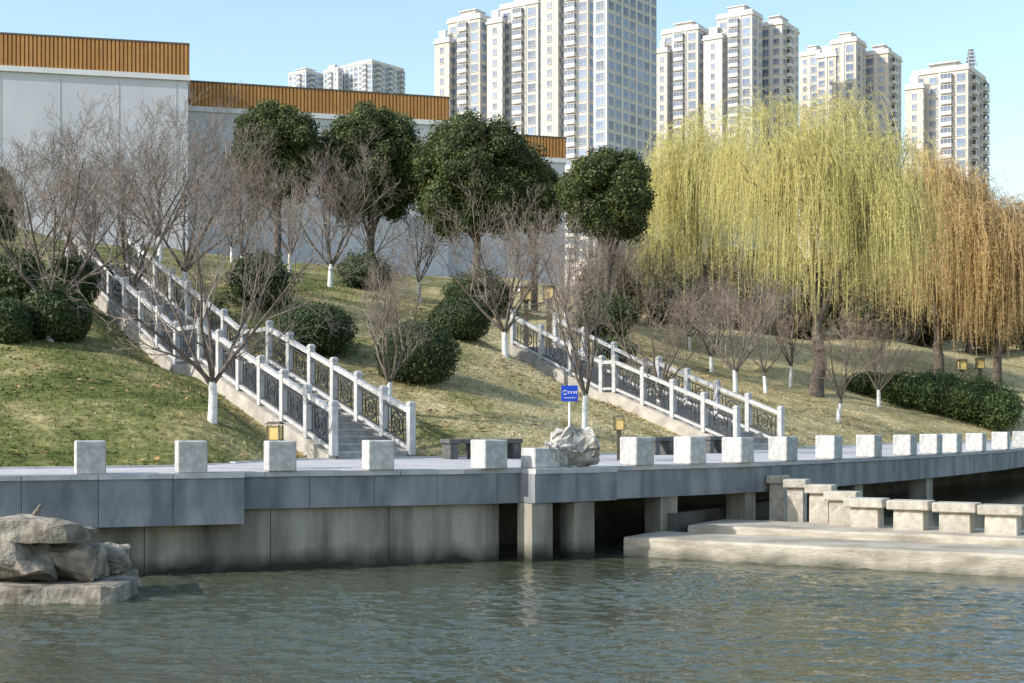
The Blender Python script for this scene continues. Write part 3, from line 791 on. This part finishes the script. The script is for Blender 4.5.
bush('second clump of the low hedge at right',904,966,372,415,67,G5,**K)
bush('third clump of the low hedge at right',936,1000,376,424,68,G5,**K)
bush('right end clump of the low hedge, biggest',966,1026,382,432,69,G5,**K)
bush('dark clump at the bend behind the right staircase',840,890,374,396,70,G4,**K)
G7 = 'brush along the hilltop behind the willows'
for i,(x0,x1,hp,d,mt,lab) in enumerate(((575,650,62,78,'leaf_brown','brown brush on the hilltop right of the two tall lanterns'),
 (636,716,66,82,'leaf_olive','olive brush on the hilltop under the second willow'),
 (704,780,66,84,'leaf_brown','brown brush on the hilltop between the two green willows'),
 (768,842,70,84,'leaf_olive','olive brush on the hilltop left of the great willow trunk'),
 (830,906,72,84,'leaf_brown','brown brush on the hilltop right of the great willow trunk'),
 (894,966,72,86,'leaf_brown','brown brush on the hilltop behind the golden willow'),
 (954,1030,74,88,'leaf_brown','brown brush on the hilltop behind the orange weeping tree'),
 (1012,1080,74,90,'leaf_olive','olive brush on the hilltop cut by the right edge of the photo'))):
    bush(lab,x0,x1,100,100+hp,130+i,G7,d=d,n=8000,sz=.10,dome=False,mat=mt)

# willows
def willow(label, px_, pyb, d, H, mounds, hem, nstr, seed, mats, lf=24, cat='willow tree', group=None, ls=1.):
    R = random.Random(seed); g = np.random.default_rng(seed)
    base = at(px_,pyb) if d is None else at_d(px_,d)
    t = thing('willow_tree',label,cat,base,0,group)
    big = []; rt = .024*H; prev = Vector((0,0,-.4))
    for k in range(1,6):
        q = Vector((R.gauss(0,.05),R.gauss(0,.05),H*.24*k/5)); big.append((*prev,*q,rt*(1.15-.08*k),rt*(1.07-.08*k))); prev = q
    fork = prev; tips = []
    for mx,my,mr,mt,nt_ in mounds:
        hub = Vector((mx*.7,my*.7,mt*.58)); m = fork.lerp(hub,.5)+Vector((R.gauss(0,.15),R.gauss(0,.15),.2)); big += [(*fork,*m,rt*.6,rt*.45),(*m,*hub,rt*.45,rt*.33)]
        for k in range(nt_):
            th = 2*math.pi*k*.618+R.uniform(-.4,.4); u = math.sqrt((k+.4)/nt_); rr = mr*.78*u*R.uniform(.85,1.1)
            tp = Vector((mx+math.cos(th)*rr,my+math.sin(th)*rr,mt*(.965-.26*u**2.0)+R.uniform(-.07,.03)*mt)); tips.append((tp,Vector((mx,my,0)),mr))
            m = hub.lerp(tp,.5)+Vector((R.gauss(0,.2),R.gauss(0,.2),.35)); big += [(*hub,*m,rt*.22,rt*.14),(*m,*tp,rt*.14,rt*.05)]
    v,f = tubes(big,7); link('trunk',npmesh('trunk',v,f,[M['bark']],smooth=True),t)
    segs = []; LP = []; LD = []
    for tp,mc,mr in tips:
        ks = int(nstr*R.uniform(.4,1.5))
        off = g.normal(size=(ks,3))*np.array([.58,.58,.34])*mr/4
        az = g.uniform(0,2*np.pi,ks); out = math.atan2(tp.y-mc.y,tp.x-mc.x)
        az = np.where(g.random(ks) < .4,out+g.normal(size=ks)*.8,az)
        hloc = hem*R.uniform(.7,1.5)
        for j in range(ks):
            p = np.array(tp)+off[j]; sp = g.uniform(.15,1.0)*mr/4; d_ = np.array([math.cos(az[j])*sp,math.sin(az[j])*sp,g.uniform(.2,.8)])
            hemz = H*hloc*g.uniform(.7,1.7)
            Ls = min(g.uniform(.12,.60)*H,max(p[2]-hemz,.8)); n_ = 9; st = Ls/n_*1.15
            for i in range(n_):
                d_ = d_*np.array([.78,.78,1])+np.array([g.normal()*.08,g.normal()*.08,-.34]); u_ = d_/np.linalg.norm(d_)
                q = p+u_*st; segs.append((*p,*q,.0065*ls,.0045*ls))
                m_ = max(1,int(lf/n_*(1 if i > 0 else .6)+g.random()))
                for _ in range(m_):
                    LP.append(p+(q-p)*g.random()+g.normal(size=3)*.06); LD.append(u_)
                p = q
                if p[2] < hemz*.75: break
    P = np.array(LP); D = np.array(LD)*.7+g.normal(size=(len(LP),3))*.5; D[:,2] -= .3; D /= np.linalg.norm(D,axis=1)[:,None]
    S_ = np.cross(D,g.normal(size=D.shape)); S_ /= np.linalg.norm(S_,axis=1)[:,None]
    l = g.uniform(.045,.10,len(P))[:,None]*ls; w = g.uniform(.009,.018,len(P))[:,None]*ls
    v2 = np.stack([P-D*l,P-S_*w,P+D*l,P+S_*w],1).reshape(-1,3)
    v1,f1 = tubes(segs,3)
    vv = np.concatenate([v1,v2]); ff = np.concatenate([f1,np.arange(4*len(P)).reshape(-1,4)+len(v1)])
    mi = np.concatenate([np.ones(len(f1),int),np.zeros(len(P),int)])
    link('crown',npmesh('crown',vv,ff,mats,mi),t)
    return t
def wl_(label, px_, pyb, d, ms, hem_py, nstr, seed, mats, lf, ls=1.):
    b = at(px_,pyb) if d is None else at_d(px_,d); k = b.y/F
    yb = HY-(b.z-CZ)/k
    mo = [((mx-px_)*k,my,mr*k,(yb-top)*k,nt_) for mx,my,mr,top,nt_ in ms]
    H = max(m[3] for m in mo)
    willow(label,px_,pyb,d,H,mo,(yb-hem_py)*k/H,nstr,seed,mats,lf,group='weeping trees at right',ls=ls)
GW = [M['leaf_willow'],M['strand']]
wl_('great yellow green weeping willow above the right staircase',817,396,None,[(768,-.6,64,102,16),(836,.6,62,86,16),(890,0,44,126,11),(800,-2.2,56,130,8),(860,-2.0,44,152,8)],322,44,71,GW,26)
wl_('second yellow green weeping willow, left of the great one',704,300,72,[(686,0,42,112,13),(728,.4,42,118,12),(670,-1.2,26,150,8)],294,46,76,GW,24,ls=1.1)
wl_('golden orange weeping willow behind the right side of the great willow',938,360,74,[(918,0,40,150,12),(956,.5,40,162,13),(940,-1.2,36,190,10),(966,-1.6,30,215,8)],338,66,72,[M['leaf_orange'],M['strand_o']],28,ls=1.2)
wl_('orange weeping tree at the right edge of the photo',998,392,None,[(982,0,34,182,11),(1018,.3,36,190,12),(1000,-1.2,32,218,10)],345,66,73,[M['leaf_rust'],M['strand_o']],26,ls=1.2)
wl_('distant rusty tree between the two orange weeping trees',968,372,86,[(966,0,36,208,11),(994,.4,34,216,9)],340,66,74,[M['leaf_rust'],M['strand_o']],24,ls=1.3)

# ------------------------------------------------------------------ museum
def museum(label, xa, da, xb, db, ytop, yband, depth, zg):
    A = Vector((px2x(xa,da),da)); B = Vector((px2x(xb,db),db)); d = (B-A); L = d.length; rz = math.atan2(d.y,d.x)
    ztop = py2z(ytop,da); zband = py2z(yband,da)
    t = thing('museum_block',label,'building',(A.x,A.y,zg),rz,'blocks of the pale museum')
    MB().box((L/2,depth/2,(zband-zg)/2),(L,depth,zband-zg)).build('wall',M['plaster'],t)
    MB().box((L/2,depth/2,zband-zg+.18),(L+.3,depth+.3,.34)).build('trim',M['white_trim'],t)
    h = ztop-zband-.35; z = zband-zg+.35+h/2
    MB().box((L/2,depth/2,z),(L-.1,depth-.1,h)).build('parapet',M['orange'],t)
    sl = MB(); k = int(L/.25)
    for i in range(k): sl.box(((i+.5)*L/k,-.03,z),(.16,.12,h))
    kk = int(depth/.25)
    for i in range(kk): sl.box((L+.03,(i+.5)*depth/kk,z),(.12,.16,h))
    sl.build('slats',M['orange'],t)
    MB().box((L/2,depth/2,ztop-zg+.07),(L+.2,depth+.2,.12)).build('roof_edge',M['bronze'],t)
    j = MB()
    for i in range(1,int(L/3.6)+1): j.box((i*3.6,-.008,(zband-zg)/2),(.03,.02,zband-zg-.3))
    j.build('joint',M['joint'],t)
museum('tallest pale museum block with orange slatted band at the left edge',-60,89,188,92.4,31,68,24,9)
museum('lower pale museum block with orange band behind the evergreens',186,97.5,448,102.5,82,111,24,9)
museum('farthest low museum block with orange band in front of the towers',440,106,565,109,131,156,24,9)

# ------------------------------------------------------------------ towers
def win_mesh(w,h):
    mb = MB(); mb.box((0,-.03,0),(w,.06,h),1)
    for a in (-1,1): mb.box((a*w/2,-.07,0),(.10,.14,h+.1),0)
    mb.box((0,-.07,h/2),(w+.1,.14,.10),0); mb.box((0,-.09,-h/2),(w+.3,.2,.13),0); mb.box((w*.12,-.065,0),(.07,.10,h),0); mb.box((0,-.065,-h*.2),(w,.09,.06),0)
    return mb
WM = [win_mesh(1.9,1.75),win_mesh(1.2,1.6),win_mesh(2.35,2.15)]
WME = [m.mesh('window',[M['tower_trim'],M['glass']]) for m in WM]
bmb = MB(); bmb.box((0,-.62,-1.0),(3.0,1.24,.16)).box((0,-1.18,-.50),(3.0,.12,.95)); bmb.box((-1.46,-.6,-.5),(.10,1.2,.95)).box((1.46,-.6,-.5),(.10,1.2,.95))
bmb.box((0,-1.05,.62),(2.8,.05,1.2),1)
for a in (-1.42,-.5,.5,1.42): bmb.box((a,-1.10,.62),(.09,.1,1.25))
bmb.box((0,-.60,1.3),(3.0,1.2,.14))
BME = bmb.mesh('balcony',[M['tower_trim'],M['glass']])
def tower(label, wings, D, phi, wall, zg=12., st=2.95, mast=None, glazed=False):
    ph = math.radians(phi); a = Vector((-math.cos(ph),math.sin(ph))); b = Vector((math.sin(ph),math.cos(ph)))
    xc0 = wings[0][1]; O = Vector((px2x(xc0,D),D))
    t = thing('apartment_tower',label,'building',(O.x,O.y,zg),0,'high rise apartment towers on the skyline')
    wins = []; bals = []
    for wi,(xl,xc,xr,yt,dd) in enumerate(wings):
        Dd = D+dd; c = Vector((px2x(xc,Dd),Dd))-O; wl = (xc-xl)/F*Dd/math.cos(ph); wr = (xr-xc)/F*Dd/math.sin(ph)
        H = py2z(yt,Dd)-zg
        def P(u,v,z): q = c+a*u+b*v; return (q.x,q.y,z)
        mb = MB()
        mb.quad_box([P(0,0,0),P(0,wr,0),P(wl,wr,0),P(wl,0,0),P(0,0,H),P(0,wr,H),P(wl,wr,H),P(wl,0,H)])
        mb.build('wall',wall,t)
        def pbox(m_,u0,u1,v0,v1,z0,z1,mi=0): m_.quad_box([P(u0,v0,z0),P(u0,v1,z0),P(u1,v1,z0),P(u1,v0,z0),P(u0,v0,z1),P(u0,v1,z1),P(u1,v1,z1),P(u1,v0,z1)],mi)
        rf = MB(); pbox(rf,-.35,wl+.35,-.35,wr+.35,H+.01,H+.5); pbox(rf,-.1,wl+.1,-.1,.2,H+.51,H+1.5); pbox(rf,-.1,.2,.21,wr+.1,H+.51,H+1.5); pbox(rf,wl*.3,wl*.75,wr*.25,wr*.7,H+.51,H+3.4); pbox(rf,wl*.25,wl*.8,wr*.2,wr*.75,H+3.41,H+3.7)
        rf.build('roof_parapet',M['tower_trim'],t)
        nf = int((H-1.5)/st); lv = MB()
        low = max(0,int((py2z(265,Dd)-zg)/st))
        for k in range(low,nf+1):
            z = H-.6-(nf-k)*st; tr = MB()
            if len(wings) < 3 or wi < 2:
                pbox(tr,-.07,wl+.02,-.07,.01,z-.12,z+.12); pbox(tr,-.07,.01,.012,wr+.02,z-.12,z+.12)
                tr.build('floor_band',M['tower_trim'],t)
        pr = MB()
        for side,Wd in (('l',wl),('r',wr)):
            n = max(1,int(Wd/3.1)); cw = Wd/n
            gl = glazed and side == 'r'
            for i in range(n):
                u = (i+.5)*cw
                isb = (side == 'l' and n >= 3 and i in (1,)) or (side == 'r' and n >= 3 and i % 3 == 1 and not gl)
                if i and (i % 2 == 0 or n <= 3):
                    uu = i*cw
                    if side == 'l': pbox(pr,uu-.28,uu+.28,-.22,.0,0,H-.05)
                    else: pbox(pr,-.22,.0,uu-.28,uu+.28,0,H-.05)
                if i % 3 == 2 and not gl:
                    uu = i*cw+.65
                    if side == 'l': pbox(lv,uu-.3,uu+.3,-.05,.0,0,H-1.2)
                    else: pbox(lv,-.05,.0,uu-.3,uu+.3,0,H-1.2)
                for k in range(low,nf):
                    z = H-.6-(nf-k)*st+st/2+.05
                    if side == 'l': q = c+a*u-b*.01; rz = -ph
                    else: q = c+b*u-a*.01; rz = math.pi/2-ph
                    yy = HY-(z+zg-CZ)/Dd*F
                    kd = 2 if (gl or (cw > 2.9 and (i+wi) % 3 == 0)) else (0 if cw > 2.4 and (i+wi) % 2 == 0 else 1)
                    (bals if isb else wins).append((abs(yy-85),q.x,q.y,z,rz,kd))
        if pr.v: pr.build('pier',M['tower_trim'],t)
        if lv.v: lv.build('louver_strip',M['louver'],t)
    def spread(items, mes, mbs, name):
        items.sort(); rest = items[100:]
        for (_,x,y,z,rz,k) in items[:100]: link(name,mes[k],t,(x,y,z),rz)
        if rest:
            mb = MB()
            for (_,x,y,z,rz,k) in rest:
                s_ = mbs[k]; cs,sn = math.cos(rz),math.sin(rz); o_ = len(mb.v)
                mb.v += [(x+p[0]*cs-p[1]*sn,y+p[0]*sn+p[1]*cs,z+p[2]) for p in s_.v]; mb.f += [[i+o_ for i in f] for f in s_.f]; mb.m += s_.m
            o = mb.build(name,[M['tower_trim'],M['glass']],t); o['kind'] = 'stuff'
    spread(wins,WME,WM,'window'); spread(bals,[BME]*3,[bmb]*3,'balcony')
    if mast:
        mx,my0,my1 = mast; Dm = D+8; x = px2x(mx,Dm)-O.x; z0 = py2z(my1,Dm)-zg; z1 = py2z(my0,Dm)-zg; mm = MB()
        for ax in (-1.2,1.2):
            for ay in (-1.2,1.2): mm.beam((x+ax,8+ay,z0),(x+ax*.4,8+ay*.4,z1),.22,.22)
        for k in range(5):
            z = z0+(z1-z0)*k/5; zz = z+(z1-z0)/5; w_ = 1.2-.12*k
            mm.beam((x-w_,8-w_,z),(x+w_,8-w_,zz),.14,.14); mm.beam((x+w_,8+w_,z),(x-w_,8+w_,zz),.14,.14); mm.box((x,8,zz),(w_*2,w_*2,.14))
        mm.build('roof_mast',M['louver'],t)
tower('leftmost tall apartment tower, behind the widest evergreen',[(447,480,499,18,0),(434,449,452,42,3)],400,33,M['tower_beige'])
tower('second tall apartment tower from left, one step higher than the first',[(500,538,557,3,0),(487,502,505,22,3)],385,33,M['tower_white'])
tower('third tall apartment tower from left, top cut by the photo edge',[(556,588,602,-14,0),(541,558,562,-4,3)],370,33,M['tower_beige'])
tower('nearest and tallest apartment tower with a broad shaded face full of windows',[(594,607,664,-28,0)],350,38,M['tower_grey'],glazed=True)
tower('tower just right of the nearest one, lower and set back',[(664,698,722,29,0),(657,667,670,52,3)],430,33,M['tower_beige'])
tower('tower above the middle of the willow with a higher centre block',[(720,752,766,14,0),(705,722,726,38,3),(762,782,806,24,6)],415,33,M['tower_white'])
tower('low narrow tower between the two beige groups above the willow',[(802,820,834,54,0)],470,33,M['tower_tan'])
tower('beige tower above the right shoulder of the willow',[(834,856,872,41,0),(819,836,840,56,3),(867,888,911,53,6)],440,33,M['tower_tan'])
tower('rightmost apartment tower with a lattice mast on its roof',[(921,968,1004,69,0),(908,923,926,88,3)],385,33,M['tower_beige'],mast=(971,50,68))
tower('distant pale apartment block over the orange band, left one',[(286,306,323,72,0)],800,38,M['far_pale_haze'])
tower('distant pale apartment block over the orange band, wider right one',[(337,372,401,62,0),(322,338,342,70,5)],780,38,M['far_pale_haze'])

# ------------------------------------------------------------------ light, sky, camera
sv = Vector((-.80,-.34,.54)).normalized()
sun = bpy.data.lights.new('sun','SUN'); sun.energy = 5.0; sun.angle = math.radians(.5); sun.color = (1,.97,.915)
so = bpy.data.objects.new('sun',sun); C.objects.link(so); so.rotation_euler = sv.to_track_quat('Z','Y').to_euler()
w = bpy.data.worlds.new('World'); sc.world = w; w.use_nodes = True
nt = w.node_tree; bg = nt.nodes['Background']; sky = nt.nodes.new('ShaderNodeTexSky'); sky.sky_type = 'NISHITA'; sky.sun_disc = False
sky.sun_elevation = math.asin(sv.z); sky.sun_rotation = math.atan2(sv.x,sv.y) % (2*math.pi)
sky.air_density = 1.3; sky.dust_density = 1.2; sky.ozone_density = 1.6
tint = nt.nodes.new('ShaderNodeMixRGB'); tint.blend_type = 'MULTIPLY'; tint.inputs[0].default_value = 1; tint.inputs[2].default_value = (1.70,1.74,1.74,1)
nt.links.new(sky.outputs[0],tint.inputs[1]); nt.links.new(tint.outputs[0],bg.inputs[0]); bg.inputs[1].default_value = .15
sc.view_settings.view_transform = 'Standard'; sc.view_settings.look = 'None'; sc.view_settings.exposure = 0
cam = bpy.data.cameras.new('camera'); co = bpy.data.objects.new('camera',cam); C.objects.link(co)
cam.sensor_width = 36; cam.lens = 50; cam.shift_y = (HY-341.5)/1024; cam.clip_end = 6000; cam.clip_start = .1
co.location = (0,0,CZ); co.rotation_euler = (math.pi/2,0,0); sc.camera = co
